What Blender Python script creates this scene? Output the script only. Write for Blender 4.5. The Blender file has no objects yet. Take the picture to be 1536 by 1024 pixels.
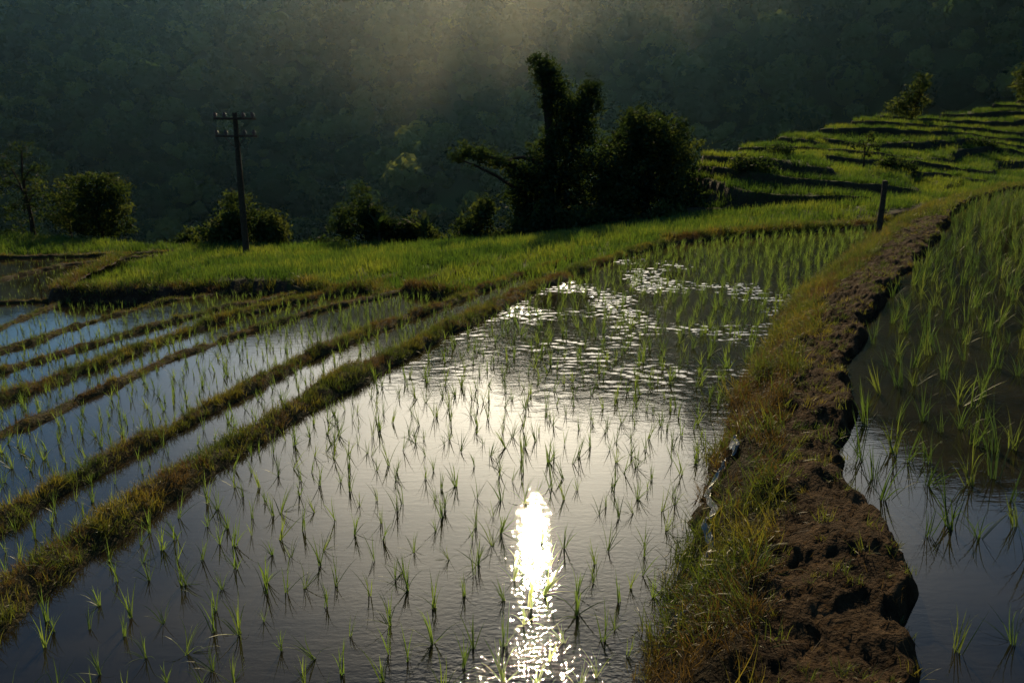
import bpy, math, numpy as np
from mathutils import Vector
rng=np.random.default_rng(7)
scene=bpy.context.scene
rad=math.radians
# ------------------------------------------------------------------ camera
cd=bpy.data.cameras.new("camera"); cam=bpy.data.objects.new("camera",cd)
scene.collection.objects.link(cam); scene.camera=cam
cd.lens=28; cd.sensor_width=36; cd.clip_start=.05; cd.clip_end=3000
cam.location=(0,0,3.5); cam.rotation_euler=(rad(90-14.6),0,0)
# ------------------------------------------------------------------ light
SUN_EL=28.1; SUN_AZ=1.7
SV=(math.sin(rad(SUN_AZ))*math.cos(rad(SUN_EL)),math.cos(rad(SUN_AZ))*math.cos(rad(SUN_EL)),math.sin(rad(SUN_EL)))
w=bpy.data.worlds.new("World"); scene.world=w; w.use_nodes=True
nt=w.node_tree; bg=nt.nodes['Background']
sky=nt.nodes.new('ShaderNodeTexSky'); sky.sky_type='NISHITA'; sky.sun_disc=False
sky.sun_elevation=rad(SUN_EL); sky.sun_rotation=rad(SUN_AZ); sky.dust_density=.2; sky.air_density=1.0; sky.ozone_density=1.0
tc=nt.nodes.new('ShaderNodeTexCoord'); dp=nt.nodes.new('ShaderNodeVectorMath'); dp.operation='DOT_PRODUCT'; dp.inputs[1].default_value=SV
nt.links.new(tc.outputs['Generated'],dp.inputs[0])
def wm(op,a,b=None,c=None,clamp=False):
    n=nt.nodes.new('ShaderNodeMath'); n.operation=op; n.use_clamp=clamp
    for i,q in enumerate((a,b,c)):
        if q is None: continue
        if isinstance(q,(int,float)): n.inputs[i].default_value=q
        else: nt.links.new(q,n.inputs[i])
    return n.outputs[0]
pw=wm('POWER',wm('MAXIMUM',dp.outputs['Value'],0),26)
cn=nt.nodes.new('ShaderNodeTexNoise'); cn.inputs['Scale'].default_value=4; cn.inputs['Detail'].default_value=5; nt.links.new(tc.outputs['Generated'],cn.inputs['Vector'])
sz=nt.nodes.new('ShaderNodeSeparateXYZ'); nt.links.new(tc.outputs['Generated'],sz.inputs[0])
low=wm('MULTIPLY',wm('SUBTRACT',.66,sz.outputs[2]),2.9,clamp=True)   # haze thins with altitude
am=wm('MULTIPLY',wm('MULTIPLY',pw,wm('MULTIPLY_ADD',cn.outputs[0],2.0,0.0)),low)
sc_n=nt.nodes.new('ShaderNodeVectorMath'); sc_n.operation='SCALE'; sc_n.inputs[0].default_value=(100,86,62); nt.links.new(am,sc_n.inputs['Scale'])
wb=nt.nodes.new('ShaderNodeVectorMath'); wb.operation='MULTIPLY'; wb.inputs[1].default_value=(.52,.84,1.0); nt.links.new(sky.outputs[0],wb.inputs[0])
ad=nt.nodes.new('ShaderNodeVectorMath'); ad.operation='ADD'; nt.links.new(wb.outputs[0],ad.inputs[0]); nt.links.new(sc_n.outputs[0],ad.inputs[1])
nt.links.new(ad.outputs[0],bg.inputs[0]); bg.inputs[1].default_value=0.09
sd=bpy.data.lights.new("sun","SUN"); so=bpy.data.objects.new("sun",sd); scene.collection.objects.link(so)
sd.energy=5.0; sd.angle=rad(.53); sd.color=(1,.79,.47)
so.rotation_euler=Vector(SV).to_track_quat('Z','Y').to_euler(); so.location=(0,60,60)
scene.view_settings.view_transform='Standard'; scene.view_settings.look='None'; scene.view_settings.exposure=0
# ------------------------------------------------------------------ noise
def _h(ix,iy,s):
    n=(ix.astype(np.int64)*374761393+iy.astype(np.int64)*668265263+s*1442695041)&0xffffffff
    n=((n^(n>>13))*1274126177)&0xffffffff
    return ((n^(n>>16))&0xffff)/65535.0
def vn(x,y,s=0):
    x=np.asarray(x,float);y=np.asarray(y,float)
    ix=np.floor(x);iy=np.floor(y);fx=x-ix;fy=y-iy
    fx=fx*fx*(3-2*fx);fy=fy*fy*(3-2*fy)
    a=_h(ix,iy,s);b=_h(ix+1,iy,s);c=_h(ix,iy+1,s);d=_h(ix+1,iy+1,s)
    return (a*(1-fx)+b*fx)*(1-fy)+(c*(1-fx)+d*fx)*fy
def fbm(x,y,s=0,o=4):
    r=0;a=.5
    for i in range(o):
        r=r+a*(vn(x*2**i+i*17.3,y*2**i-i*9.1,s+i)-.5)*2; a*=.5
    return r
# ------------------------------------------------------------------ material helpers
def newmat(name):
    m=bpy.data.materials.new(name); m.use_nodes=True; t=m.node_tree
    for n in list(t.nodes): t.nodes.remove(n)
    o=t.nodes.new('ShaderNodeOutputMaterial'); return m,t,o
def nd(t,typ,**k):
    n=t.nodes.new(typ)
    for a,b in k.items(): setattr(n,a,b)
    return n
def ramp(t,stops,fac=None):
    r=nd(t,'ShaderNodeValToRGB'); e=r.color_ramp.elements
    while len(e)<len(stops): e.new(.5)
    for i,(p,c) in enumerate(stops):
        e[i].position=p; e[i].color=(*c,1)
    if fac is not None: t.links.new(fac,r.inputs[0])
    return r
def leafmat(name,cols,trans=.5,tmul=2.2,rough=.6,noise_scale=0.0,spec=.2):
    m,t,o=newmat(name)
    oi=nd(t,'ShaderNodeObjectInfo'); fac=oi.outputs['Random']
    if noise_scale>0:
        tc=nd(t,'ShaderNodeNewGeometry'); n=nd(t,'ShaderNodeTexNoise'); n.inputs['Scale'].default_value=noise_scale
        n.inputs['Detail'].default_value=3
        t.links.new(tc.outputs['Position'],n.inputs['Vector'])
        ma=nd(t,'ShaderNodeMath',operation='MULTIPLY_ADD'); t.links.new(n.outputs[0],ma.inputs[0]); ma.inputs[1].default_value=2.4
        sb=nd(t,'ShaderNodeMath',operation='MULTIPLY_ADD'); t.links.new(fac,sb.inputs[0]); sb.inputs[1].default_value=.5; sb.inputs[2].default_value=-.95
        t.links.new(sb.outputs[0],ma.inputs[2]); fac=ma.outputs[0]
    k=len(cols); r=ramp(t,[(i/(k-1),c) for i,c in enumerate(cols)],fac)
    p=nd(t,'ShaderNodeBsdfDiffuse')
    t.links.new(r.outputs[0],p.inputs['Color'])
    tr=nd(t,'ShaderNodeBsdfTranslucent'); vm=nd(t,'ShaderNodeMix',data_type='RGBA',blend_type='MULTIPLY'); vm.inputs[0].default_value=1
    t.links.new(r.outputs[0],vm.inputs[6]); vm.inputs[7].default_value=(tmul*.98,tmul*.97,tmul*.6,1)
    t.links.new(vm.outputs[2],tr.inputs[0])
    mx=nd(t,'ShaderNodeMixShader'); mx.inputs[0].default_value=trans
    t.links.new(p.outputs[0],mx.inputs[1]); t.links.new(tr.outputs[0],mx.inputs[2])
    if spec>0:
        gl=nd(t,'ShaderNodeBsdfGlossy'); gl.inputs['Roughness'].default_value=rough*.7
        m2=nd(t,'ShaderNodeMixShader'); m2.inputs[0].default_value=spec*.15
        t.links.new(mx.outputs[0],m2.inputs[1]); t.links.new(gl.outputs[0],m2.inputs[2]); mx=m2
    t.links.new(mx.outputs[0],o.inputs[0])
    return m
def soilmat(name,cols,scale=3,bump=.03,rough=.85,attr=None,green=None,spec=.15):
    m,t,o=newmat(name)
    g=nd(t,'ShaderNodeNewGeometry')
    n=nd(t,'ShaderNodeTexNoise'); n.inputs['Scale'].default_value=scale; n.inputs['Detail'].default_value=8; n.inputs['Roughness'].default_value=.65
    t.links.new(g.outputs['Position'],n.inputs['Vector'])
    k=len(cols); r=ramp(t,[(.3+.4*i/(k-1),c) for i,c in enumerate(cols)],n.outputs[0])
    col=r.outputs[0]
    if attr:
        a=nd(t,'ShaderNodeAttribute',attribute_name=attr)
        r2=ramp(t,[(.3+.4*i/(len(green)-1),c) for i,c in enumerate(green)],n.outputs[0])
        mx=nd(t,'ShaderNodeMix',data_type='RGBA'); t.links.new(a.outputs['Fac'],mx.inputs[0]); t.links.new(col,mx.inputs[6]); t.links.new(r2.outputs[0],mx.inputs[7])
        col=mx.outputs[2]
    p=nd(t,'ShaderNodeBsdfPrincipled'); p.inputs['Roughness'].default_value=rough; p.inputs['Specular IOR Level'].default_value=spec
    t.links.new(col,p.inputs['Base Color'])
    n2=nd(t,'ShaderNodeTexNoise'); n2.inputs['Scale'].default_value=scale*6; n2.inputs['Detail'].default_value=6
    t.links.new(g.outputs['Position'],n2.inputs['Vector'])
    b=nd(t,'ShaderNodeBump'); b.inputs['Strength'].default_value=1; b.inputs['Distance'].default_value=bump
    t.links.new(n2.outputs[0],b.inputs['Height']); t.links.new(b.outputs[0],p.inputs['Normal']); t.links.new(p.outputs[0],o.inputs[0])
    return m
M_mud=soilmat("mud",[(.018,.011,.007),(.045,.026,.014),(.08,.048,.027)],3.5,.05,.9)
M_bank=soilmat("grassy_bank",[(.015,.012,.006),(.04,.032,.012),(.06,.05,.018)],4,.05,.95)
M_ground=soilmat("ground_soil",[(.02,.014,.009),(.05,.035,.02)],2,.03,.95,'green',[(.02,.03,.008),(.04,.055,.012)])
M_hill=soilmat("terrace_soil",[(.022,.018,.009),(.055,.042,.020)],1.5,.06,.95,'green',[(.025,.035,.008),(.05,.065,.014)])
M_seed=leafmat("seedling_blade",[(.05,.08,.020),(.075,.12,.028),(.11,.15,.035)],.5,2.5)
M_tall=leafmat("tall_rice_blade",[(.03,.055,.015),(.05,.085,.022),(.09,.115,.028)],.5,2.0)
M_rice=leafmat("rice_blade",[(.025,.052,.009),(.05,.085,.013),(.115,.135,.02)],.5,2.2,noise_scale=.3)
M_bgrass=leafmat("bank_grass_blade",[(.033,.052,.010),(.058,.072,.013),(.12,.095,.018)],.5,2.3,noise_scale=1.2)
M_dry=leafmat("dry_grass_blade",[(.065,.038,.014),(.11,.066,.02),(.08,.055,.018)],.4,1.8)
M_tree=leafmat("tree_leaves",[(.014,.026,.009),(.028,.045,.013),(.07,.082,.022)],.4,2.0,noise_scale=.8,rough=.8,spec=.1)
M_forest=leafmat("forest_leaves",[(.010,.028,.014),(.035,.06,.022),(.14,.15,.045)],.35,2.4,spec=0)
M_bark=soilmat("bark",[(.02,.015,.01),(.06,.045,.03)],8,.03,.9)
M_wood=soilmat("weathered_wood",[(.03,.022,.015),(.08,.062,.04)],12,.01,.8)
M_ceram=soilmat("brown_ceramic",[(.05,.035,.025),(.08,.055,.04)],10,.002,.4,spec=.4)
M_plastic=soilmat("clear_plastic",[(.14,.14,.13),(.3,.3,.28)],20,.004,.25,spec=.6)
def watermat():
    m,t,o=newmat("paddy_water")
    g=nd(t,'ShaderNodeNewGeometry')
    def noise(sx,sy,det,dist=0.):
        mp=nd(t,'ShaderNodeMapping'); mp.inputs['Scale'].default_value=(sx,sy,1)
        t.links.new(g.outputs['Position'],mp.inputs[0])
        n=nd(t,'ShaderNodeTexNoise'); n.inputs['Scale'].default_value=1; n.inputs['Detail'].default_value=det; n.inputs['Distortion'].default_value=dist
        t.links.new(mp.outputs[0],n.inputs['Vector']); return n.outputs[0]
    def M(op,a,b=None,c=None):
        x=nd(t,'ShaderNodeMath',operation=op)
        for i,q in enumerate((a,b,c)):
            if q is None: continue
            if isinstance(q,(int,float)): x.inputs[i].default_value=q
            else: t.links.new(q,x.inputs[i])
        return x.outputs[0]
    sx=nd(t,'ShaderNodeSeparateXYZ'); t.links.new(g.outputs['Position'],sx.inputs[0])
    def blob(cx,cy,rx,ry):
        a=M('DIVIDE',M('SUBTRACT',sx.outputs[0],cx),rx); b=M('DIVIDE',M('SUBTRACT',sx.outputs[1],cy),ry)
        d=M('ADD',M('MULTIPLY',a,a),M('MULTIPLY',b,b))
        return M('POWER',2.718,M('MULTIPLY',d,-1.0))
    calm=noise(2.6,11,4,.6)
    chop=noise(14,24,4,.3)
    fine=noise(26,44,3,.2)
    patch=noise(.5,.7,2)
    k=M('ADD',M('MULTIPLY',blob(2.2,16,5,6),.0020),M('MULTIPLY',blob(.15,4.3,.8,.5),.009))
    k=M('ADD',k,M('MULTIPLY',blob(.3,5.5,1.3,1.2),.0016))
    k=M('MULTIPLY_ADD',patch,.0005,k)
    h=M('ADD',M('MULTIPLY',calm,.0009),M('MULTIPLY',chop,k))
    h=M('ADD',h,M('MULTIPLY',fine,.00012))
    b=nd(t,'ShaderNodeBump'); b.inputs['Strength'].default_value=1; b.inputs['Distance'].default_value=1
    t.links.new(h,b.inputs['Height'])
    p=nd(t,'ShaderNodeBsdfPrincipled'); p.inputs['Roughness'].default_value=.016; p.inputs['IOR'].default_value=1.36
    n=nd(t,'ShaderNodeTexNoise'); n.inputs['Scale'].default_value=1.6; n.inputs['Detail'].default_value=6; t.links.new(g.outputs['Position'],n.inputs['Vector'])
    r=ramp(t,[(.3,(.007,.0062,.004)),(.7,(.022,.018,.010))],n.outputs[0]); t.links.new(r.outputs[0],p.inputs['Base Color'])
    t.links.new(b.outputs[0],p.inputs['Normal']); t.links.new(p.outputs[0],o.inputs[0])
    return m
M_water=watermat()
# ------------------------------------------------------------------ mesh helpers
def mkobj(name,verts,faces,mat,parent=None,smooth=False):
    me=bpy.data.meshes.new(name)
    verts=np.asarray(verts,dtype=np.float32)
    if isinstance(faces,np.ndarray):
        n=len(faces);k=faces.shape[1]
        me.vertices.add(len(verts)); me.vertices.foreach_set('co',verts.ravel())
        me.loops.add(n*k); me.loops.foreach_set('vertex_index',faces.astype(np.int32).ravel())
        me.polygons.add(n); me.polygons.foreach_set('loop_start',np.arange(0,n*k,k,dtype=np.int32))
        me.update(calc_edges=True)
    else:
        me.from_pydata(verts.tolist(),[],faces); me.update()
    me.materials.append(mat)
    if smooth: me.polygons.foreach_set('use_smooth',np.ones(len(me.polygons),bool))
    ob=bpy.data.objects.new(name,me); scene.collection.objects.link(ob)
    if parent: ob.parent=parent
    return ob
def empty(name):
    e=bpy.data.objects.new(name,None); scene.collection.objects.link(e); return e
def gridfaces(nu,nv,close=False):
    i=np.arange(nu-1)[:,None]; j=np.arange(nv-(0 if close else 1))[None,:]
    j2=(j+1)%nv
    return np.stack([i*nv+j,i*nv+j2,(i+1)*nv+j2,(i+1)*nv+j],-1).reshape(-1,4)
def instancer(parent,name,child_v,child_f,mat,P,scale,tilt=.15,smooth=False):
    N=len(P)
    if N==0: return
    a=rng.uniform(0,2*np.pi,N); tx=rng.normal(0,tilt,N); ty=rng.normal(0,tilt,N)
    nrm=np.stack([tx,ty,np.ones(N)],1); nrm/=np.linalg.norm(nrm,axis=1)[:,None]
    r=np.stack([np.cos(a),np.sin(a),np.zeros(N)],1)
    u=r-(r*nrm).sum(1)[:,None]*nrm; u/=np.linalg.norm(u,axis=1)[:,None]; vv=np.cross(nrm,u)
    s=np.asarray(scale)[:,None]*.5
    V=np.stack([P-u*s-vv*s,P+u*s-vv*s,P+u*s+vv*s,P-u*s+vv*s],1).reshape(-1,3)
    F=np.arange(4*N).reshape(N,4)
    e=mkobj(name+"_scatter",V,F,mat,parent)
    e.instance_type='FACES'; e.use_instance_faces_scale=True; e.instance_faces_scale=1
    e.show_instancer_for_render=False; e.show_instancer_for_viewport=False
    c=mkobj(name,child_v,child_f,mat,e,smooth)
    return e
def tuft(nb,h,spread,lean,w,seg=4,seed=0,droop=.5):
    g=np.random.default_rng(seed); V=[];F=[]
    for b in range(nb):
        a=g.uniform(0,2*np.pi); q=g.uniform(0,spread); a0=g.uniform(0,2*np.pi)
        base=np.array([math.cos(a0)*q,math.sin(a0)*q,-.03*h]); d=np.array([math.cos(a),math.sin(a),0.]); sd_=np.array([-d[1],d[0],0])
        L=h*g.uniform(.6,1.1); th=abs(g.normal(0,lean)); p=base.copy(); k=len(V); dr=g.uniform(.1,1)*droop
        tw=g.uniform(-.6,.6)
        s2=sd_*math.cos(tw)+d*math.sin(tw)
        for i in range(seg+1):
            t=i/seg; ww=w*(1-t**1.6)*.5*(.7+.3*min(1,t*4))
            if i==seg: V.append(p.copy())
            else: V.append(p-s2*ww); V.append(p+s2*ww)
            th2=min(th+dr*t*t*2,2.6)
            p=p+(d*math.sin(th2)+np.array([0,0,1])*math.cos(th2))*L/seg
        for i in range(seg-1): F.append([k+2*i,k+2*i+1,k+2*i+3,k+2*i+2])
        F.append([k+2*seg-2,k+2*seg-1,k+2*seg])
    return V,F
def inpoly(x,y,poly):
    x=np.asarray(x);y=np.asarray(y);c=np.zeros(x.shape,bool);n=len(poly)
    for i in range(n):
        x1,y1=poly[i];x2,y2=poly[i-1]
        if y1==y2: continue
        c^=((y1>y)!=(y2>y))&(x<(x2-x1)*(y-y1)/(y2-y1)+x1)
    return c
def polydist(x,y,line):
    d=np.full(np.shape(x),1e9)
    for (x1,y1),(x2,y2) in zip(line[:-1],line[1:]):
        dx,dy=x2-x1,y2-y1; t=np.clip(((x-x1)*dx+(y-y1)*dy)/(dx*dx+dy*dy+1e-9),0,1)
        d=np.minimum(d,np.hypot(x-x1-t*dx,y-y1-t*dy))
    return d
# ------------------------------------------------------------------ survey of the terrace lines (metres)
A=[(-4.0,-5),(-4.02,3.94),(-4.0,4.68),(-3.91,5.41),(-3.74,6.35),(-3.5,7.47),(-3.01,9.22),(-2.43,11.19),(-1.65,12.92),(-0.87,14.93),(0.5,18.46),(2.48,22.28),(5.12,26.35),(9.24,28.98),(14.08,31.19)]
C=[(-6,-5),(-5.58,5.74),(-5.35,6.48),(-5.16,7.33),(-4.97,8.22),(-4.51,9.78),(-3.92,12.18),(-3.15,14.71),(-1.87,17.11),(-0.8,19.63),(0.61,22.49),(2.91,26.28)]
D=[(-9,-5),(-7.98,8.53),(-7.6,9.51),(-7.28,10.66),(-6.82,12.57),(-6.6,14.09),(-6.23,15.39),(-5.48,17.32),(-4.41,19.27),(-3.04,21.29),(-2.5,23.06),(-1.03,25.55)]
E=[(-12,-5),(-9.92,10.77),(-9.41,11.93),(-8.93,13.2),(-8.09,16.44),(-7.11,19.86),(-5.2,22.81),(-2.81,25.93),(-1.63,28.51)]
Fl=[(-15,-5),(-12.03,13.22),(-11.4,14.6),(-10.79,16.11),(-9.57,19.57),(-8.66,21.6),(-7.97,22.88),(-6.63,24.5),(-5.6,25.9)]
G=[(-18,-5),(-13.78,15.24),(-13.08,16.87),(-12.47,18.74),(-12.13,21.11),(-11.56,23.16),(-10.8,24.95),(-9.49,26.4)]
Hh=[(-22,-5),(-16.59,18.55),(-15.48,20.14),(-14.64,22.16),(-14.83,24.49),(-15.06,26.3)]
K=[(-34,20),(-19.69,23.71),(-17.33,26.2),(-15.6,26.6)]
I=[(-42,23),(-21.67,26.24),(-20.28,31.21),(-19.69,35),(-17.68,37),(-15.08,38.4)]
J=[(-45,33),(-27.8,34),(-23.9,37),(-19.65,37.9),(-16,39.06)]
L0=[(.3,-5),(0.65,4.05),(0.78,4.51),(1.03,5.21),(1.41,6.3),(1.69,7.07),(2.01,8.03),(2.53,9.26),(3.17,10.86),(4.21,13.08),(5.68,16.31),(7.98,20.43),(11.05,25.47),(13.84,30.05),(16.79,33.6),(20,37.6),(25,43.6),(34,52.2),(45,60)]
L1=[(.9,-5),(1.13,3.24),(1.27,3.61),(1.4,4.17),(1.69,5.04),(1.98,5.66),(2.27,6.43),(2.58,7.4),(3.1,8.69),(3.87,10.46),(5.1,13.05),(6.87,16.34),(9.26,20.38),(11.57,24.04),(15.62,30.54),(20.01,36.7),(26,43.6),(35.2,51.9),(46,59.5)]
R1=[(1.6,-5),(1.78,3.19),(1.92,3.55),(2.15,4.1),(2.51,4.95),(2.65,5.56),(2.74,6.31),(3.12,7.27),(3.7,8.54),(4.51,10.27),(5.83,12.82),(7.7,16.05),(10.36,20.01),(12.6,23.61),(16.3,29.99),(20.7,36.2),(26.7,43.1),(35.6,51.1),(47,59)]
levels=dict(W0=0,W1=-.3,W2=-.65,W3=-1.0,W4=-1.35,W5=-1.65,W6=-1.9,W7=-2.02,W8=-2.1,W9=-2.15,WR=.6)
polys=dict(W0=A+[(16.5,33)]+[(a+.3,b-.05) for a,b in L0[:14]][::-1],W1=A[:12]+[(.1,21.4)]+C[:10][::-1],W2=C[:10]+D[:10][::-1],W3=D[:10]+[(-4.2,23.9)]+E[:7][::-1],W4=E[:7]+Fl[:8][::-1],W5=Fl+G[::-1],W6=G+Hh[::-1],
           W7=Hh+K[::-1]+[(-34,-5)],W8=K+I[::-1],W9=I+J[::-1],WR=R1+[(60,55),(60,-5)])
fe_x=[-16.6,-15.9,-15.3,-12,-9.4,-7.6,-6.6,-5.3,-4.2,-3.0,-.8,.1,1.4,2.4,5.1,9.2,14,16.8,20,26,35,50]
fe_y=[34,29,26.4,26.1,26.7,26.4,24.6,23.0,23.6,21.5,19.8,21.2,21.0,22.5,26.9,29.6,31.8,34.0,37.8,44.5,52.6,61]
CP=[(-12.66,40.98,-2.2),(-12.28,36.65,-2),(-5.44,38.57,-1.8),(1.02,37.98,-1.4),(7.32,37.9,-.6),(8.91,38.03,-.3),(9.29,33.64,0),(12.18,33.99,.3),(15.09,34.25,.5),(11.64,32.35,0.1),(-1.84,32.23,-1.0),(-7.09,31.33,-1.5),(3.51,31.78,-.45),(-26.08,44.06,-2),(-20.22,40.98,-2.1),
(-15.5,27,-1.75),(-12,27,-1.5),(-9.4,27.6,-1.3),(-6.5,25.6,-1.25),(-5,23.8,-1.1),(-4.4,25.4,-1.0),(-2.8,22.2,-.75),(-1,20.6,-.5),(.8,22.0,-.32),(-1.5,24,-.7),(.8,24.5,-.4),(0,28.6,-.6),(2.9,27.8,-.3),(5.1,27.9,-.05),(9.2,30.3,.08),(14,32.4,.2),(16.8,34.5,.5),(20,39,.5),(26,45.5,.55),(35,54,.6),(50,63,.6),
(-14.5,33,-1.9),(-17.5,36,-2.1),(-30,40,-2.1),(-45,45,-2),(0,0,0),(0,15,0),(5,20,0),(-5,5,-.5),(-10,5,-1.2),(-20,10,-2.1),(-20,30,-2.2),(10,10,.6),(30,30,.6),(30,0,.6),(0,-20,0),(-40,-10,-2),(40,-20,.6)]
CP=np.array(CP); _d=np.hypot(CP[:,0][:,None]-CP[:,0],CP[:,1][:,None]-CP[:,1])
mean=CP[:,2].mean(); W_=np.linalg.solve(_d+1e-6*np.eye(len(CP)),CP[:,2]-mean)
def rbf(x,y):
    r=np.full(np.shape(x),mean)
    for (cx,cy,_),ww in zip(CP,W_): r=r+ww*np.hypot(x-cx,y-cy)
    return r
hx=[8,10,14,21,31.7,49,75]; hc=[41,44,52,60,70,80,92]
def y0f(x): return np.interp(x,[8,10,15,20,26,35,50,75],[39.5,38.5,36,39.2,46,54,62.5,70])
def hillraw(x,y):
    s=np.interp(x,[10,14,21,31.7,49,75],[.17,.14,.155,.22,.33,.36])
    wob=fbm(x*.07,y*.07,5,3)*2.2
    h=.35+s*(y-y0f(x))+wob*np.clip((y-y0f(x))/6,0,1)*.6
    yc=np.interp(x,hx,hc)
    top=.35+s*(yc-y0f(x))
    back=top-(y-yc)*.55
    h=np.where(y>yc,np.minimum(h,back+wob*.4),h)
    return h-np.clip(10.5-x,0,99)*.6
def terr(x,y):
    h=hillraw(x,y); st=.70
    q=h/st+fbm(x*.16,y*.16,9,3)*1.0+.2*np.sin(x*.33+y*.2)+.05*x; k=np.floor(q); f=q-k
    rise=np.clip(f/.15,0,1); rise=rise*rise*(3-2*rise)
    z=(k-1+rise*.85+.15*f-(q-h/st))*st+st*.8
    return np.where(h<.35,h-.1,z+.1)
bd=[-180,-60,-32,-25,-17,-8,1.5,11,13,16,21,24.4,31.5,45,60,180]
Rd=[50,50,52,45,43,39,38.5,39,44,54,64,77,94,110,110,60]
eb=[-180,-60,-32,-20,-14,-10,-7,6,15,25,32,60,180]
ee=[9,9,9.6,11.5,13.2,14.8,16.2,18.3,19.8,18.3,20,20,9]
def H(x,y,under=True):
    x=np.asarray(x,float);y=np.asarray(y,float)
    r=np.hypot(x,y)+1e-6; b=np.degrees(np.arctan2(x,y)); R=np.interp(b,bd,Rd)
    rc=np.minimum(r,R); z=rbf(x/r*rc,y/r*rc)
    out=np.clip(r-R,0,None)
    z=z-out*.35-np.clip(out-3,0,None)*.25+np.where(out>3,fbm(x*.08,y*.08,3,3)*np.clip(out/20,0,1)*3,0)
    z=np.maximum(z,-55)
    el=np.interp(b,eb,ee); ridge=3.5+700*np.tan(np.radians(el))
    n=fbm(x/130,y/260,21,4)
    rr=r+n*90
    m=-55+(ridge+55)*np.clip((rr-250)/450,-.2,1)+n*22*np.clip((r-250)/80,0,1)*np.clip((700-r)/200,.15,1)
    m=np.where(r>760,m-(r-760)*.3,m)
    z=np.where(r>200,np.maximum(z,m),z)
    hl=hillraw(x,y)
    if under:
        inside=(y>y0f(x))&(x>9)&(r<150)
        z=np.where(inside,np.minimum(z,np.maximum(hl-1.6,-40)),z)
        near=(r<75)
        for k,pl in polys.items():
            mk=near&inpoly(x,y,pl); z=np.where(mk,levels[k]-.14,z)
    else:
        z=np.where((x>10)&(y>y0f(x)+.2)&(hl>.35),terr(x,y),z)
    return z
# ------------------------------------------------------------------ ground (single sheet to the ridge)
az=np.concatenate([np.linspace(-56,56,380),np.linspace(60,300,44)])
rr=[.4]
while rr[-1]<1100: rr.append(rr[-1]*1.0125+.01)
rr=np.array(rr)
RR,AZ=np.meshgrid(rr,np.radians(az),indexing='ij')
gx=RR*np.sin(AZ); gy=RR*np.cos(AZ); gz=H(gx,gy)
gz=gz+np.where(RR<60,fbm(gx*1.5,gy*1.5,2,3)*.04,0)
V=np.stack([gx,gy,gz],-1).reshape(-1,3)
g=mkobj("ground",V,gridfaces(len(rr),len(az),True),M_ground,smooth=True)
def fieldmask(x,y):
    r=np.hypot(x,y); b=np.degrees(np.arctan2(x,y))
    m=(((x>-16.4)&(y>np.interp(x,fe_x,fe_y)))|((x<=-16.4)&(y>np.interp(x,[-45,-28,-24,-19.6,-16],[34.5,35,38,38.8,39.2]))))&(r<np.interp(b,bd,Rd)+2.5)
    return m
gm=(fieldmask(gx,gy)|(RR>60)).astype(np.float32).ravel()
at=g.data.attributes.new('green','FLOAT','POINT'); at.data.foreach_set('value',gm)
# ------------------------------------------------------------------ water
wt=empty("paddy_water")
for k,pl in polys.items():
    if k=='W0': continue
    mkobj("water_"+k,[(x,y,levels[k]) for x,y in pl],[list(range(len(pl)))],M_water,wt)
xs=np.arange(-4.6,17,.04); yv=[-5.]
while yv[-1]<34: yv.append(yv[-1]+(.04 if yv[-1]>9 else .12))
yv=np.array(yv); WX,WY=np.meshgrid(xs,yv,indexing='ij')
mask=np.exp(-(((WX-2.2)/4.8)**2+((WY-18)/6)**2)**1.5)
mask=mask*np.clip(.5+fbm(WX*.9,WY*.7,300,4)*2.4,.06,1.5)+.05*np.clip((WY-10)/4,0,1)
WZ=(fbm(WX*4.0+fbm(WX,WY,301,2),WY*7,302,2)*.007+fbm(WX*9,WY*12,303,2)*.022)*mask
f=gridfaces(len(xs),len(yv)); cx=WX.ravel()[f].mean(1); cy=WY.ravel()[f].mean(1)
f=f[inpoly(cx,cy,polys['W0'])]
mkobj("water_W0",np.stack([WX,WY,WZ],-1).reshape(-1,3),f,M_water,wt,smooth=True)
# ------------------------------------------------------------------ dikes
def resample(line,step):
    l=np.array(line); d=np.r_[0,np.cumsum(np.hypot(*np.diff(l,axis=0).T))]; n=max(3,int(d[-1]/step))
    s=np.linspace(0,d[-1],n); x=np.interp(s,d,l[:,0]); y=np.interp(s,d,l[:,1])
    k=np.ones(7)/7
    xs=np.convolve(np.pad(x,3,mode='edge'),k,'valid'); ys=np.convolve(np.pad(y,3,mode='edge'),k,'valid')
    return xs,ys
dike_pts={}
def dike(name,line,zl,zr,wd,top,mat,step=.1,seed=0):
    x,y=resample(line,step); tx=np.gradient(x);ty=np.gradient(y); l=np.hypot(tx,ty); nx,ny=-ty/l,tx/l
    x=x+nx*fbm(y*.7,y*0,seed+50,3)*.16; n=17; s=np.linspace(-1,1,n)
    wv=wd*(1+.6*fbm(y*.9+x*.3,y*0+3,seed+7,3))
    X=x[:,None]-nx[:,None]*s*wv[:,None]; Y=y[:,None]-ny[:,None]*s*wv[:,None]
    base=np.where(s<0,zl,zr)-.12
    prof=np.clip(1-np.abs(s)**2.6,0,1)**.8
    tz=max(zl,zr)+top+.05*fbm(y*1.3,y*0,seed+3,3)
    Z=base[None,:]*(1-prof)+tz[:,None]*prof+fbm(X*5,Y*5,seed,4)*.07*prof+fbm(X*1.5,Y*1.5,seed+9,2)*.05*prof
    V=np.stack([X,Y,Z],-1); dike_pts[name]=V
    return mkobj(name,V.reshape(-1,3),gridfaces(len(x),n),mat,smooth=True)
dike("grassy_dike",A,levels['W1'],0,.30,.11,M_bank,.08,1)
dike("grassy_dike.001",C,levels['W2'],levels['W1'],.22,.09,M_bank,.08,2)
dike("grassy_dike.002",D,levels['W3'],levels['W2'],.18,.07,M_bank,.1,3)
dike("grassy_dike.003",E,levels['W4'],levels['W3'],.28,.10,M_bank,.1,4)
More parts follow.
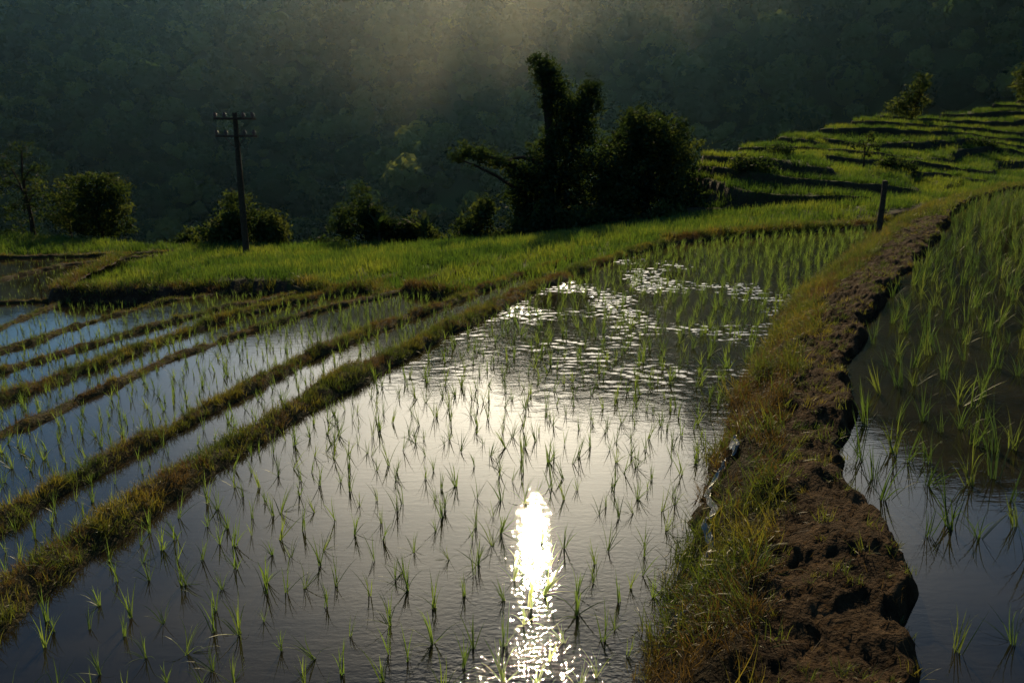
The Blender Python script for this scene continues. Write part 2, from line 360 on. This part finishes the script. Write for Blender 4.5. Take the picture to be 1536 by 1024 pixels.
dike("grassy_dike.004",Fl,levels['W5'],levels['W4'],.24,.08,M_bank,.1,5)
dike("grassy_dike.005",G,levels['W6'],levels['W5'],.2,.07,M_bank,.1,6)
dike("grassy_dike.006",Hh,levels['W7'],levels['W6'],.2,.07,M_bank,.1,7)
dike("grassy_dike.007",K,levels['W8'],levels['W7'],.2,.08,M_bank,.1,8)
dike("grassy_dike.008",I,levels['W9'],levels['W8'],.25,.08,M_bank,.1,9)
dike("grassy_dike.009",J,-2.15,levels['W9'],.25,.12,M_bank,.1,10)
dike("grassy_dike.010",[(-16.6,34),(-15.9,29),(-15.3,26.4),(-12,26.1),(-9.4,26.7),(-7.6,26.4)],-1.3,-2.0,.5,-.18,M_mud,.1,11)
dike("grassy_dike.011",[(5.1,26.6),(9.24,29.1),(14.08,31.4),(16.5,33.2)],.05,0,.4,.08,M_bank,.1,12)
dike("grassy_dike.012",[(-.6,19.9),(-1.6,20.6),(-3.0,21.5)],levels['W1']-.35,levels['W2'],.4,.18,M_mud,.1,13)
dike("grassy_dike.013",[(-3.0,21.3),(-4.2,23.6),(-5.3,22.9),(-6.6,24.5)],levels['W3'],levels['W3'],.35,.12,M_bank,.1,14)
# big mud dike
def xof(line,y):
    l=np.array(line); return np.interp(y,l[:,1],l[:,0])
ys=[-4.]
while ys[-1]<57: ys.append(ys[-1]+.022+max(0,ys[-1])*.0035)
ys=np.array(ys); l0=xof(L0,ys);l1=xof(L1,ys);r1=xof(R1,ys)
l1=l1+fbm(ys*1.1,ys*0,31,3)*.16; r1=r1+fbm(ys*.9,ys*0,32,4)*.26; l0=l0+fbm(ys*1.3,ys*0,33,3)*.2
nS=20;nT=40;nR=10
topL=.64+.08*fbm(ys*.8,ys*0,40,2); topR=.78+.06*fbm(ys*.8,ys*0,41,2)
cols=[]
for i in range(nS):
    t=i/nS; cols.append((l0*(1-t)+l1*t,np.full_like(ys,-.2)*(1-t)+topL*t+np.sin(t*np.pi)*.10))
for i in range(nT):
    t=i/nT; cols.append((l1*(1-t)+r1*t,topL*(1-t)+topR*t+np.sin(t*np.pi)*.05))
for i in range(nR):
    t=i/(nR-1); cols.append((r1+.16*t**.7,topR*(1-t**1.5)+.42*t**1.5))
X=np.stack([c[0] for c in cols],1); Z=np.stack([c[1] for c in cols],1); Y=np.repeat(ys[:,None],X.shape[1],1)
amp=np.ones(X.shape[1]); amp[0]=.3; amp[-1]=.3
lump=fbm(X*1.8,Y*1.8,60,3)*.16+(.5-np.abs(fbm(X*5,Y*5,61,3)))*.08-.03+fbm(X*24,Y*24,62,3)*.042
Z=Z+lump*amp; X=X+fbm(Y*4,X*4+Z*5,63,3)*.08*amp
B=np.stack([X,Y,Z],-1)
bo=mkobj("mud_dike",B.reshape(-1,3),gridfaces(len(ys),X.shape[1]),soilmat("dike_soil",[(.012,.0075,.004),(.038,.023,.011),(.075,.046,.023)],6,.05,.95,'green',[(.012,.009,.005),(.034,.024,.010)],spec=.08),smooth=True)
ga=np.zeros(X.shape); ga[:,:nS+2]=1; ga=np.clip(ga+fbm(X*2,Y*2,70,3)*.5*(ga>.5),0,1)
ga[ys>30]=np.maximum(ga[ys>30],.6)
at=bo.data.attributes.new('green','FLOAT','POINT'); at.data.foreach_set('value',ga.astype(np.float32).ravel())
# crumpled clear plastic sheeting lying on the bank
ii=np.where((ys>4.7)&(ys<7.9))[0]; V=[];F=[]
for a,i in enumerate(ii):
    j=7+2.2*math.sin(a*.02)+1.2*math.sin(a*.11); j0=int(j); c=B[i,j0]*(1-(j-j0))+B[i,j0+1]*(j-j0)
    wv_=.015+.018*abs(math.sin(a*.21)+.4*math.sin(a*.57))
    for q,dz in ((-1,.03),(0,.06+.03*math.sin(a*.8)),(1,.05)): V.append(c+np.array([q*wv_,0,.05+dz+q*wv_*.8]))
    if a: o=3*a; F+=[[o-3,o-2,o+1,o],[o-2,o-1,o+2,o+1]]
mkobj("plastic_sheet",V,F,M_plastic)
# ------------------------------------------------------------------ terraced hill
xs=np.arange(8.5,76,.2); yy=[34.]
while yy[-1]<100: yy.append(yy[-1]+.09+max(0,yy[-1]-34)*.0015)
yy=np.array(yy); HX,HY=np.meshgrid(xs,yy,indexing='ij'); HZ=terr(HX,HY)
yl=y0f(HX); HZ=np.where(HY<yl,.15-(yl-HY)*.8,HZ)+fbm(HX*1.2,HY*1.2,80,3)*.09
f=gridfaces(len(xs),len(yy)); zz=HZ.ravel()[f].max(1); yd=(HY-yl).ravel()[f].max(1)
f=f[(zz>-3)&(yd>-1)]
ho=mkobj("terraced_hill",np.stack([HX,HY,HZ],-1).reshape(-1,3),f,M_hill,smooth=True)
gy_=np.gradient(HZ,axis=1)/np.gradient(HY,axis=1); gx_=np.gradient(HZ,axis=0)/.2
slope=np.hypot(gx_,gy_); gr=(1-np.clip((slope-.35)/.5,0,1)).astype(np.float32)
at=ho.data.attributes.new('green','FLOAT','POINT'); at.data.foreach_set('value',gr.ravel())
# ------------------------------------------------------------------ rice seedlings
rs=empty("rice_seedlings")
def rows(poly,lv,sx,sy,ang,keep,margin,bmax=42,ymin=2.5,jit=.2):
    p=np.array(poly); lo=p.min(0);hi=p.max(0); c=(lo+hi)/2; R_=np.hypot(*(hi-lo))/2+1
    a,b=np.meshgrid(np.arange(-R_,R_,sx),np.arange(-R_,R_,sy)); a=a.ravel()+rng.normal(0,sx*jit,a.size); b=b.ravel()+rng.normal(0,sy*jit,b.size)
    a=a+fbm(b*.25,a*.1,90,2)*.5
    x=c[0]+a*math.cos(ang)-b*math.sin(ang); y=c[1]+a*math.sin(ang)+b*math.cos(ang)
    m=inpoly(x,y,poly)&(y>ymin)&(np.abs(np.degrees(np.arctan2(x,y)))<bmax)&(rng.random(x.size)<keep)
    x=x[m];y=y[m]; cl=poly+[poly[0]]
    m=polydist(x,y,cl)>margin; x=x[m];y=y[m]
    return np.stack([x,y,np.full(len(x),lv)],1)
def scatter(parent,name,P,variants,mat,smin,smax,tilt=.15):
    idx=rng.integers(0,len(variants),len(P))
    sc=rng.uniform(smin,smax,len(P))
    for i,(v_,f_) in enumerate(variants):
        instancer(parent,f"{name}_{i+1}",v_,f_,mat,P[idx==i],sc[idx==i],tilt)
seedv=[tuft(n,1,.07,l,.034,5,s,d) for n,l,s,d in [(7,.35,1,.6),(10,.5,2,.8),(6,.25,3,.4),(11,.6,4,1.0),(8,.42,5,.6)]]
P0=rows(polys['W0'],0,.31,.27,-.35,.86,.3)
far=P0[:,1]>12
scatter(rs,"seedling_near",P0[~far],seedv,M_seed,.19,.36,.15)
scatter(rs,"seedling_far",P0[far],seedv,M_seed,.22,.36,.12)
for k in ['W1','W2','W3','W4','W5','W6','W7','W8','W9']:
    a_=.26 if k in('W1','W2','W3','W4') else .34
    s1,s2,kp=(.2,.33,.88) if k not in('W7','W8','W9') else (.12,.2,.5)
    scatter(rs,"seedling_"+k,rows(polys[k],levels[k],a_,a_,-.35,kp,.25,38,4),seedv[:3],M_seed,s1,s2,.12)
ricev=[tuft(n,1,.10,l,.024,6,s,d) for n,l,s,d in [(11,.3,11,.6),(14,.35,12,.8),(9,.25,13,.5),(12,.45,14,.9)]]
scatter(rs,"rice_tall",rows(polys['WR'],.6,.42,.38,.5,.82,.22,40,2.5,.3),ricev,M_tall,.30,.60,.12)
# ------------------------------------------------------------------ bank grass
bgr=empty("bank_grass")
shortv=[tuft(16,1,.5,.7,.045,4,s,.9) for s in (21,22,23)]
longv=[tuft(22,1,.35,.75,.024,6,s,1.5) for s in (31,32,33)]
def onsurf(V,n,srange=None,ymax=60,ymin=1,dens=None):
    nu,nv=V.shape[:2]; lo,hi=srange or (0,nv-1)
    w_=np.hypot(*(np.diff(V[:,nv//2,:2],axis=0).T)); w_=w_*((V[:-1,nv//2,1]<ymax)&(V[:-1,nv//2,1]>ymin)); w_/=w_.sum()
    i=rng.choice(nu-1,n,p=w_); u=rng.random(n); jf=rng.uniform(lo,hi,n); j=np.clip(np.floor(jf).astype(int),0,nv-2); t=jf-j
    return (V[i,j]*(1-t)[:,None]+V[i,j+1]*t[:,None])*(1-u)[:,None]+(V[i+1,j]*(1-t)[:,None]+V[i+1,j+1]*t[:,None])*u[:,None]
for k,n,hs in [("grassy_dike",4600,.11),("grassy_dike.001",2800,.10),("grassy_dike.002",1500,.09),("grassy_dike.003",2200,.13),("grassy_dike.004",1500,.10),("grassy_dike.005",1100,.10),("grassy_dike.006",800,.10),("grassy_dike.007",400,.12),("grassy_dike.008",600,.13),("grassy_dike.009",600,.15),("grassy_dike.010",700,.25),("grassy_dike.011",1300,.25),("grassy_dike.012",250,.25),("grassy_dike.013",500,.25)]:
    P=onsurf(dike_pts[k],n,(2,14),ymin=2); nz=fbm(P[:,0]*1.2,P[:,1]*1.2,99,3)
    m=rng.random(n)<np.clip(.62+nz*1.6,.05,.95)
    scatter(bgr,k.replace('.','_')+"_green",P[m],shortv,M_bgrass,hs*.6,hs*1.7,.3)
    scatter(bgr,k.replace('.','_')+"_dry",P[~m],shortv,M_dry,hs*.6,hs*1.2,.4)
P=onsurf(B,5600,(0,nS+5),ymax=34); nz=fbm(P[:,0]*1.1,P[:,1]*1.1,77,3); P=P[(nz>-.22)|(rng.random(len(P))<.25)]; nz=fbm(P[:,0]*.8,P[:,1]*.8,78,3); m=rng.random(len(P))<np.clip(.6+nz*1.6,.12,.97)
scatter(bgr,"mud_dike_long",P[m],longv,M_bgrass,.12,.42,.5)
scatter(bgr,"mud_dike_dry",P[~m],longv,M_dry,.10,.28,.5)
P=onsurf(B,900,(nS,nS+nT+2),ymax=34); scatter(bgr,"mud_dike_straw",P,[tuft(5,1,.6,1.4,.03,3,s,.3) for s in (41,42)],M_dry,.05,.12,.6)
P=onsurf(B,800,(nS,nS+nT+6),ymax=34); scatter(bgr,"mud_dike_sprout",P,shortv,M_bgrass,.06,.16,.3)
P=onsurf(B,1500,(1,nS+nT),ymax=56,ymin=27); scatter(bgr,"mud_dike_far",P,shortv,M_bgrass,.15,.4,.3)
# ------------------------------------------------------------------ field grass and hill grass
rf=empty("rice_field_grass")
fieldv=[tuft(20,1,.8,.32,.065,3,s,.6) for s in (51,52,53)]
N=40000; x=rng.uniform(-45,40,N); y=rng.uniform(19,60,N)
m=fieldmask(x,y)&~((y>y0f(x)+.5)&(x>10))&(np.abs(np.degrees(np.arctan2(x,y)))<42); x=x[m];y=y[m]
z=H(x,y,False); P=np.stack([x,y,z],1)
scatter(rf,"field",P,fieldv,M_rice,.24,.48,.12)
N=34000; x=rng.uniform(9,60,N); y=rng.uniform(36,95,N)
z=terr(x,y); e=.25; sl=np.abs(terr(x,y+e)-terr(x,y-e))/(2*e)
m=(y>y0f(x))&(z>-.8)&(rng.random(N)<np.where(sl>.4,.2,1))&(np.degrees(np.arctan2(x,y))<42)
P=np.stack([x[m],y[m],z[m]],1)
scatter(rf,"hill",P,fieldv,M_rice,.24,.46,.12)
# ------------------------------------------------------------------ trees
def tube(pts,r0,r1,ns=8,seed=0):
    pts=np.array(pts,float); n=len(pts); V=[];g_=np.random.default_rng(seed)
    for i in range(n):
        d=pts[min(i+1,n-1)]-pts[max(i-1,0)]; d/=np.linalg.norm(d)+1e-9
        a=np.cross(d,[0.3,1,0.2]); a/=np.linalg.norm(a); b=np.cross(d,a); r=r0+(r1-r0)*i/(n-1)
        for k in range(ns):
            t=2*np.pi*k/ns; V.append(pts[i]+(a*np.cos(t)+b*np.sin(t))*r*g_.uniform(.85,1.15))
    return np.array(V),gridfaces(n,ns,True)
def joinvf(parts):
    V=[];F=[];o=0
    for v_,f_ in parts: V.append(v_);F.append(np.asarray(f_)+o);o+=len(v_)
    return np.concatenate(V),np.concatenate(F)
def leaves(blobs,dens,size,seed,clump=.28,fill=.5):
    g_=np.random.default_rng(seed); C=[]
    for (cx,cy,cz,rx,ry,rz) in blobs:
        nc=max(4,int(dens*(rx*rz+rx*ry+ry*rz)/3))
        d=g_.normal(size=(nc,3)); d/=np.linalg.norm(d,axis=1)[:,None]; q=g_.uniform(fill,1.08,nc)[:,None]
        q=q*np.where(g_.random(nc)<.12,1.22,1)[:,None]
        c=np.array([cx,cy,cz])+d*q*np.array([rx,ry,rz]); nl=24
        cs=clump*g_.uniform(.5,1.4,nc)
        p=c[:,None,:]+g_.normal(size=(nc,nl,3))*cs[:,None,None]*np.array([1,1,.7]); C.append(p.reshape(-1,3))
    P=np.concatenate(C); n=len(P)
    a=g_.normal(size=(n,3)); a/=np.linalg.norm(a,axis=1)[:,None]; b=np.cross(a,g_.normal(size=(n,3))); b/=np.linalg.norm(b,axis=1)[:,None]
    s=size*g_.uniform(.5,1.3,n)[:,None]
    V=np.stack([P-a*s,P+b*s*.42,P+a*s,P-b*s*.42],1).reshape(-1,3)
    return V,np.arange(4*n).reshape(n,4)
def tree(name,base,blobs,dens=26,size=.13,seed=0,trunk=.22,limbs=True,clump=.28,fill=.5,mat=None):
    e=empty(name); g_=np.random.default_rng(seed); base=np.array(base,float); parts=[]
    bl=[(base[0]+b[0],base[1]+b[1],b[2],b[3],b[4],b[5]) for b in blobs]
    top=np.array(bl[0][:3]); n=9
    mid=[base+(top-base)*t+np.array([math.sin(t*5+seed),math.cos(t*4),0])*.15*t for t in np.linspace(0,1,n)]
    mid[0][2]-=.8
    parts.append(tube(mid,trunk,trunk*.3,8,seed))
    if limbs:
        for b in bl[1:]:
            k=int(g_.integers(2,6)); s_=mid[k]; e_=np.array(b[:3])
            pp=[s_+(e_-s_)*t+np.array([0,0,.4*math.sin(t*np.pi)]) for t in np.linspace(0,1,6)]
            parts.append(tube(pp,trunk*.45,.03,6,seed))
    v_,f_=joinvf(parts); mkobj("trunk_and_limbs",v_,f_,M_bark,e)
    v_,f_=leaves(bl,dens,size,seed,clump,fill); mkobj("foliage",v_,f_,mat or M_tree,e)
    return e
tree("creeper_covered_tree",(2.2,42,-3.2),[(-.5,0,6.5,.6,.7,.6),(-.85,0,6.95,.4,.4,.3),(-.2,0,5.8,.65,.7,.6),(.1,0,5.1,.75,.8,.8),(1.7,0,5.7,.5,.6,.5),(1.6,0,5.0,.75,.8,.7),(.9,0,4.5,1.1,1.1,.9),(.6,0,3.4,1.4,1.2,1.1),(.1,0,2.2,1.6,1.3,1.2),(-.2,0,1.0,1.8,1.4,1.3),(-.3,0,-.2,1.9,1.5,1.3),(-.3,-.3,-1.4,2,1.6,1.2),
 (-1.9,0,1.6,.65,.7,.4),(-2.6,0,2.15,.6,.6,.3),(-3.4,0,2.4,.65,.6,.3),(-4.3,0,2.6,.65,.5,.3),(-5.1,0,2.3,.3,.4,.3),(-1.6,0,.4,.9,.8,1.0),(-1.4,0,-1,1.0,.8,1)],70,.12,3,.3,clump=.2)
tree("broadleaf_tree",(7.0,42.5,-3),[(0,0,3.5,1.6,1.5,1.2),(-1.2,0,2.7,1.3,1.3,1.2),(1.3,0,2.7,1.3,1.3,1.3),(0,0,1.6,2.2,1.8,1.5),(1.4,0,1.2,1.3,1.3,1.4),(-1.4,0,.9,1.3,1.3,1.3),(.2,0,0,2.3,1.7,1.3),(1.5,0,-.3,1.1,1.1,1),(-.4,0,4.1,.9,.9,.6)],60,.12,5,.28,clump=.22)
tree("broadleaf_tree",(4.8,41.2,-3),[(0,0,2.2,1.1,1.1,.8),(-.7,0,1.3,1.1,1.1,1),(.6,0,1.0,1.3,1.1,1.1),(-.2,0,0,1.8,1.3,1.1),(0,0,-1,2,1.4,1)],50,.12,8,.2,clump=.22)
def gz_(x,y): return float(H(np.array([x]),np.array([y]),False)[0])
def shrub(x,y,wd,ht,seed,name="shrub",dens=60,size=.12,mat=None):
    g_=np.random.default_rng(seed); b=[]; z0=gz_(x,y)-.3
    for i in range(9):
        q=g_.uniform(-.5,.5); hh=ht*g_.uniform(.45,1)*(1-.8*abs(q))
        b.append((q*wd,g_.uniform(-.4,.4),z0+hh*.7,wd*.22,wd*.2,hh*.42))
    return tree(name,(x,y,z0),b,dens,size,seed,.07,True,.2,.4,mat)
for i,(x_,y_,w_,h_) in enumerate([(-7.6,40.3,2.2,3.3),(-6.1,40.6,2.6,3.1),(-4.9,40.4,1.8,2.6),(-14.3,42.5,3.4,3.7),(-12.9,42.3,1.6,3.0),(-17.5,43,2,1.8),(-1.4,40.5,2.2,3.3),(.2,40,2,1.8),(1.6,39.6,2.2,2.4),(3.1,39.4,2.4,1.8),(5,39.5,2.4,1.9),(7.3,39.8,2.4,1.8),(9.2,40.8,1.6,2.6),(-9.5,41.2,1.6,1.2),(-3.2,40.5,1.6,1.2),
  (21.5,46.5,2.4,1.2),(12.2,41.5,1.6,1.1),(28,70,2,1.2),(-30,47,3,2.4),(-22.3,46.5,2.2,2.6),(36,63,2,1),(14.5,44.5,1.8,1.0)]):
    shrub(x_,y_,w_,h_,100+i)
def arch_plant(name,x,y,n,L,seed,wd=.32):
    g_=np.random.default_rng(seed); z0=gz_(x,y)-.1; e=empty(name); V=[];F=[]
    for i in range(n):
        a=g_.uniform(0,6.28); d=np.array([math.cos(a),math.sin(a),0]); s=np.array([-d[1],d[0],0]); p=np.array([x,y,z0+.9]); th=g_.uniform(.15,.7); k=len(V); l=L*g_.uniform(.7,1.1)
        for j in range(9):
            t=j/8; ww=wd*math.sin(min(1,t*1.05+.08)*np.pi)**.6*.5 if t<1 else .01
            V+= [p-s*ww+np.array([0,0,-.25*ww]),p.copy(),p+s*ww+np.array([0,0,-.25*ww])]
            th2=th+1.5*t*t; p=p+(d*math.sin(th2)+np.array([0,0,math.cos(th2)]))*l/8
        for j in range(8):
            o=k+3*j; F+=[[o,o+1,o+4,o+3],[o+1,o+2,o+5,o+4]]
    mkobj("leaves",V,F,M_tree,e); v_,f_=tube([(x,y,z0-.3),(x+.03,y,z0+.5),(x,y,z0+1.1)],.12,.07,8); mkobj("stem",v_,f_,M_bark,e)
arch_plant("banana_plant",-6.6,39.6,9,1.5,1); arch_plant("banana_plant",-4.4,40.2,9,1.7,2)
tree("sparse_tree",(-27.6,46,-2.3),[(0,0,2.6,.6,.5,.6),(-.9,0,1.9,.8,.6,.5),(.8,0,1.4,.8,.6,.5),(-.2,0,.8,1.0,.7,.6),(-1.3,0,.7,.8,.5,.6),(.6,0,-.1,1,.7,.7),(-.3,0,-.9,1.3,.8,.8)],26,.10,21,.14,True,.22,mat=M_tree)
tree("weeping_tree",(-23.4,45.5,-2.6),[(0,0,.9,1.1,1,.5),(-1,0,.3,.9,.8,.8),(1,0,.4,.9,.8,.9),(.2,0,-.4,1.5,1.1,.9),(-.8,0,-1,1,.9,.9),(1.1,0,-1.1,.8,.8,.9),(0,0,-1.5,1.6,1,.8)],46,.12,22,.18,clump=.22)
tree("shrub",(-25.6,46.3,-2.5),[(0,0,.2,.7,.6,.7),(-.5,0,-.9,.9,.8,.8),(.4,0,-1.3,.9,.8,.7)],40,.11,23,.08)
zt=gz_(34,70.5)
tree("hill_tree",(34,70.5,zt),[(.9,0,zt+3.1,.7,.6,.5),(.4,0,zt+2.4,.7,.6,.5),(-.6,0,zt+1.6,.8,.7,.5),(-1.4,0,zt+1.0,.7,.7,.4),(.5,0,zt+1.5,.6,.6,.5),(-.3,0,zt+.7,1.2,.8,.5)],30,.15,31,.12,True,.22)
zt=gz_(50,80)
tree("hill_tree",(50,80,zt),[(0,0,zt+3,1.1,.9,.8),(-.7,0,zt+2,1.1,.9,.8),(.8,0,zt+1.8,1.2,1,.9),(0,0,zt+.9,1.5,1,.8)],34,.17,32,.15)
zt=gz_(19.6,45.5)
tree("young_tree",(19.6,45.5,zt),[(.1,0,zt+1.9,.35,.35,.3),(-.4,0,zt+1.5,.4,.3,.2),(.5,0,zt+1.35,.4,.3,.2),(0,0,zt+1.0,.35,.3,.25)],30,.1,33,.05,True,.13)
# ------------------------------------------------------------------ forest on the mountain
fo=empty("mountain_forest")
def crown(seed,n=420):
    bl=[]; g_=np.random.default_rng(seed)
    for i in range(8):
        d=g_.normal(size=3); d/=np.linalg.norm(d); q=.55
        bl.append((d[0]*q,d[1]*q,.5+abs(d[2])*q*1.1,.40,.40,.36))
    P=[];nn=n
    idx=g_.integers(0,8,nn); d=g_.normal(size=(nn,3)); d/=np.linalg.norm(d,axis=1)[:,None]
    c=np.array(bl)[idx]; p=c[:,:3]+d*c[:,3:]*g_.uniform(.8,1.15,nn)[:,None]
    a=np.cross(d,g_.normal(size=(nn,3))); a/=np.linalg.norm(a,axis=1)[:,None]; b=np.cross(d,a)+d*g_.normal(0,.5,nn)[:,None]; s=g_.uniform(.08,.18,nn)[:,None]
    V=np.stack([p-a*s,p-b*s*.7,p+a*s,p+b*s*.7],1).reshape(-1,3); F=np.arange(4*nn).reshape(nn,4)
    th=np.linspace(0.01,np.pi-.01,7); ph=np.linspace(0,2*np.pi,10)[:-1]; T,Ph=np.meshgrid(th,ph,indexing='ij')
    rr_=.62*(1+.15*np.sin(3*Ph+seed)*np.sin(2*T)); core=np.stack([rr_*np.sin(T)*np.cos(Ph),rr_*np.sin(T)*np.sin(Ph),.5+.6*rr_*np.cos(T)],-1).reshape(-1,3)
    return joinvf([(V,F),(core,gridfaces(7,9,True))])
N=10000; b=np.radians(rng.uniform(-44,44,N)); r=np.sqrt(rng.uniform(240**2,720**2,N))
x=r*np.sin(b);y=r*np.cos(b);z=H(x,y)
nn=fbm(x/40,y/40,120,3)
sc=np.exp(rng.normal(1.62,.32,N))*(1+.5*nn)
P=np.stack([x,y,z+rng.uniform(-1,4,N)],1)
idx=rng.integers(0,4,N)
for i in range(4):
    v_,f_=crown(200+i,340); instancer(fo,f"tree_crown_{i+1}",v_,f_,M_forest,P[idx==i],sc[idx==i],.15)
N=900; b=np.radians(rng.uniform(-45,20,N)); R=np.interp(np.degrees(b),bd,Rd)+rng.uniform(5,60,N); x=R*np.sin(b);y=R*np.cos(b);z=H(x,y)
v_,f_=crown(210); instancer(fo,"slope_crown",v_,f_,M_forest,np.stack([x,y,z-.6],1),rng.uniform(1.0,1.8,N),.1)
# ------------------------------------------------------------------ valley haze and mist
def volbox(name,verts_box,setup):
    (x0,x1),(y0,y1),(z0,z1)=verts_box
    V=[(x,y,z) for x in (x0,x1) for y in (y0,y1) for z in (z0,z1)]
    F=[[0,1,3,2],[4,6,7,5],[0,4,5,1],[2,3,7,6],[0,2,6,4],[1,5,7,3]]
    m,t,o=newmat(name); s=nd(t,'ShaderNodeVolumeScatter'); setup(t,s,m)
    t.links.new(s.outputs[0],o.inputs['Volume']); return mkobj(name,V,F,m)
def hz(t,s,m):
    s.inputs['Color'].default_value=(.36,.70,1,1); s.inputs['Density'].default_value=.00012; s.inputs['Anisotropy'].default_value=.74
volbox("valley_haze",((-520,520),(130,560),(-60,115)),hz)
def mist(thr,dmul,sc_):
    def f(t,s,m):
        s.inputs['Color'].default_value=(1,.94,.76,1); s.inputs['Anisotropy'].default_value=.6
        g=nd(t,'ShaderNodeNewGeometry'); n=nd(t,'ShaderNodeTexNoise'); n.inputs['Scale'].default_value=sc_; n.inputs['Detail'].default_value=4; n.inputs['Roughness'].default_value=.6
        t.links.new(g.outputs['Position'],n.inputs['Vector'])
        tc=nd(t,'ShaderNodeTexCoord'); mp=nd(t,'ShaderNodeMapping'); mp.inputs['Location'].default_value=(-1,-1,-1); mp.inputs['Scale'].default_value=(2,2,2)
        t.links.new(tc.outputs['Generated'],mp.inputs[0]); ln=nd(t,'ShaderNodeVectorMath',operation='LENGTH'); t.links.new(mp.outputs[0],ln.inputs[0])
        a=nd(t,'ShaderNodeMath',operation='SUBTRACT',use_clamp=True); a.inputs[0].default_value=1; t.links.new(ln.outputs['Value'],a.inputs[1])
        a2=nd(t,'ShaderNodeMath',operation='MULTIPLY'); t.links.new(a.outputs[0],a2.inputs[0]); t.links.new(a.outputs[0],a2.inputs[1])
        b=nd(t,'ShaderNodeMath',operation='SUBTRACT',use_clamp=True); t.links.new(n.outputs[0],b.inputs[0]); b.inputs[1].default_value=thr
        c=nd(t,'ShaderNodeMath',operation='MULTIPLY'); t.links.new(a2.outputs[0],c.inputs[0]); t.links.new(b.outputs[0],c.inputs[1])
        d=nd(t,'ShaderNodeMath',operation='MULTIPLY'); t.links.new(c.outputs[0],d.inputs[0]); d.inputs[1].default_value=dmul
        t.links.new(d.outputs[0],s.inputs['Density']); m.cycles.volume_step_rate=4.0
    return f
volbox("mist_cloud",((-170,190),(280,400),(-50,140)),mist(.18,.0048,.02))
volbox("mist_cloud",((-75,65),(402,470),(18,88)),mist(.40,.10,.045))
# ------------------------------------------------------------------ utility pole
px,py=-12.28,36.65; pz=gz_(px,py)
e=empty("utility_pole")
v_,f_=tube([(px,py,pz-.5),(px,py,pz+2),(px,py,pz+4.3),(px,py,pz+6.4)],.15,.10,14); mkobj("pole",v_,f_,M_wood,e,True)
def box(c,s,rot=0):
    V=[]
    for a in (-1,1):
        for b in (-1,1):
            for d in (-1,1):
                x_=a*s[0]/2;y_=b*s[1]/2; V.append((c[0]+x_*math.cos(rot)-y_*math.sin(rot),c[1]+x_*math.sin(rot)+y_*math.cos(rot),c[2]+d*s[2]/2))
    return np.array(V),np.array([[0,1,3,2],[4,6,7,5],[0,4,5,1],[2,3,7,6],[0,2,6,4],[1,5,7,3]])
parts=[];ins=[]
for hz_ in (6.15,5.4):
    for rot,oy in ((.12,-.15),(.12,.15)):
        parts.append(box((px,py+oy,pz+hz_),(1.7,.07,.09),rot))
    for q in (-.8,-.4,.4,.8):
        cx,cy=px+q*math.cos(.12),py+q*math.sin(.12)-.15
        ins.append(tube([(cx,cy,pz+hz_+.04),(cx,cy,pz+hz_+.12),(cx,cy,pz+hz_+.2),(cx,cy,pz+hz_+.27)],.06,.05,8))
        ins.append(tube([(cx,cy,pz+hz_+.11),(cx,cy,pz+hz_+.17)],.10,.08,8))
        ins.append(tube([(cx,cy,pz+hz_+.19),(cx,cy,pz+hz_+.23)],.09,.06,8))
v_,f_=joinvf(parts); mkobj("crossarms",v_,f_,M_wood,e)
v_,f_=joinvf(ins); mkobj("insulators",v_,f_,M_ceram,e)
v_,f_=joinvf([tube([(px-.5,py-.17,pz+5.4),(px,py-.17,pz+4.85)],.02,.02,6),tube([(px+.5,py-.17,pz+5.4),(px,py-.17,pz+4.85)],.02,.02,6)]); mkobj("braces",v_,f_,M_wood,e)
# wooden post on the dike
qx,qy=11.3,24.6
pts=[(qx,qy,.3),(qx+.01,qy,.9),(qx+.02,qy,1.5),(qx+.015,qy,2.12)]
v_,f_=tube(pts,.085,.075,10,4); n=len(v_); v_=np.vstack([v_,[(qx+.015,qy,2.14)]])
F=[list(map(int,q)) for q in f_]+[[n-10+i,n-10+(i+1)%10,n] for i in range(10)]
mkobj("wooden_post",v_,F,M_wood)
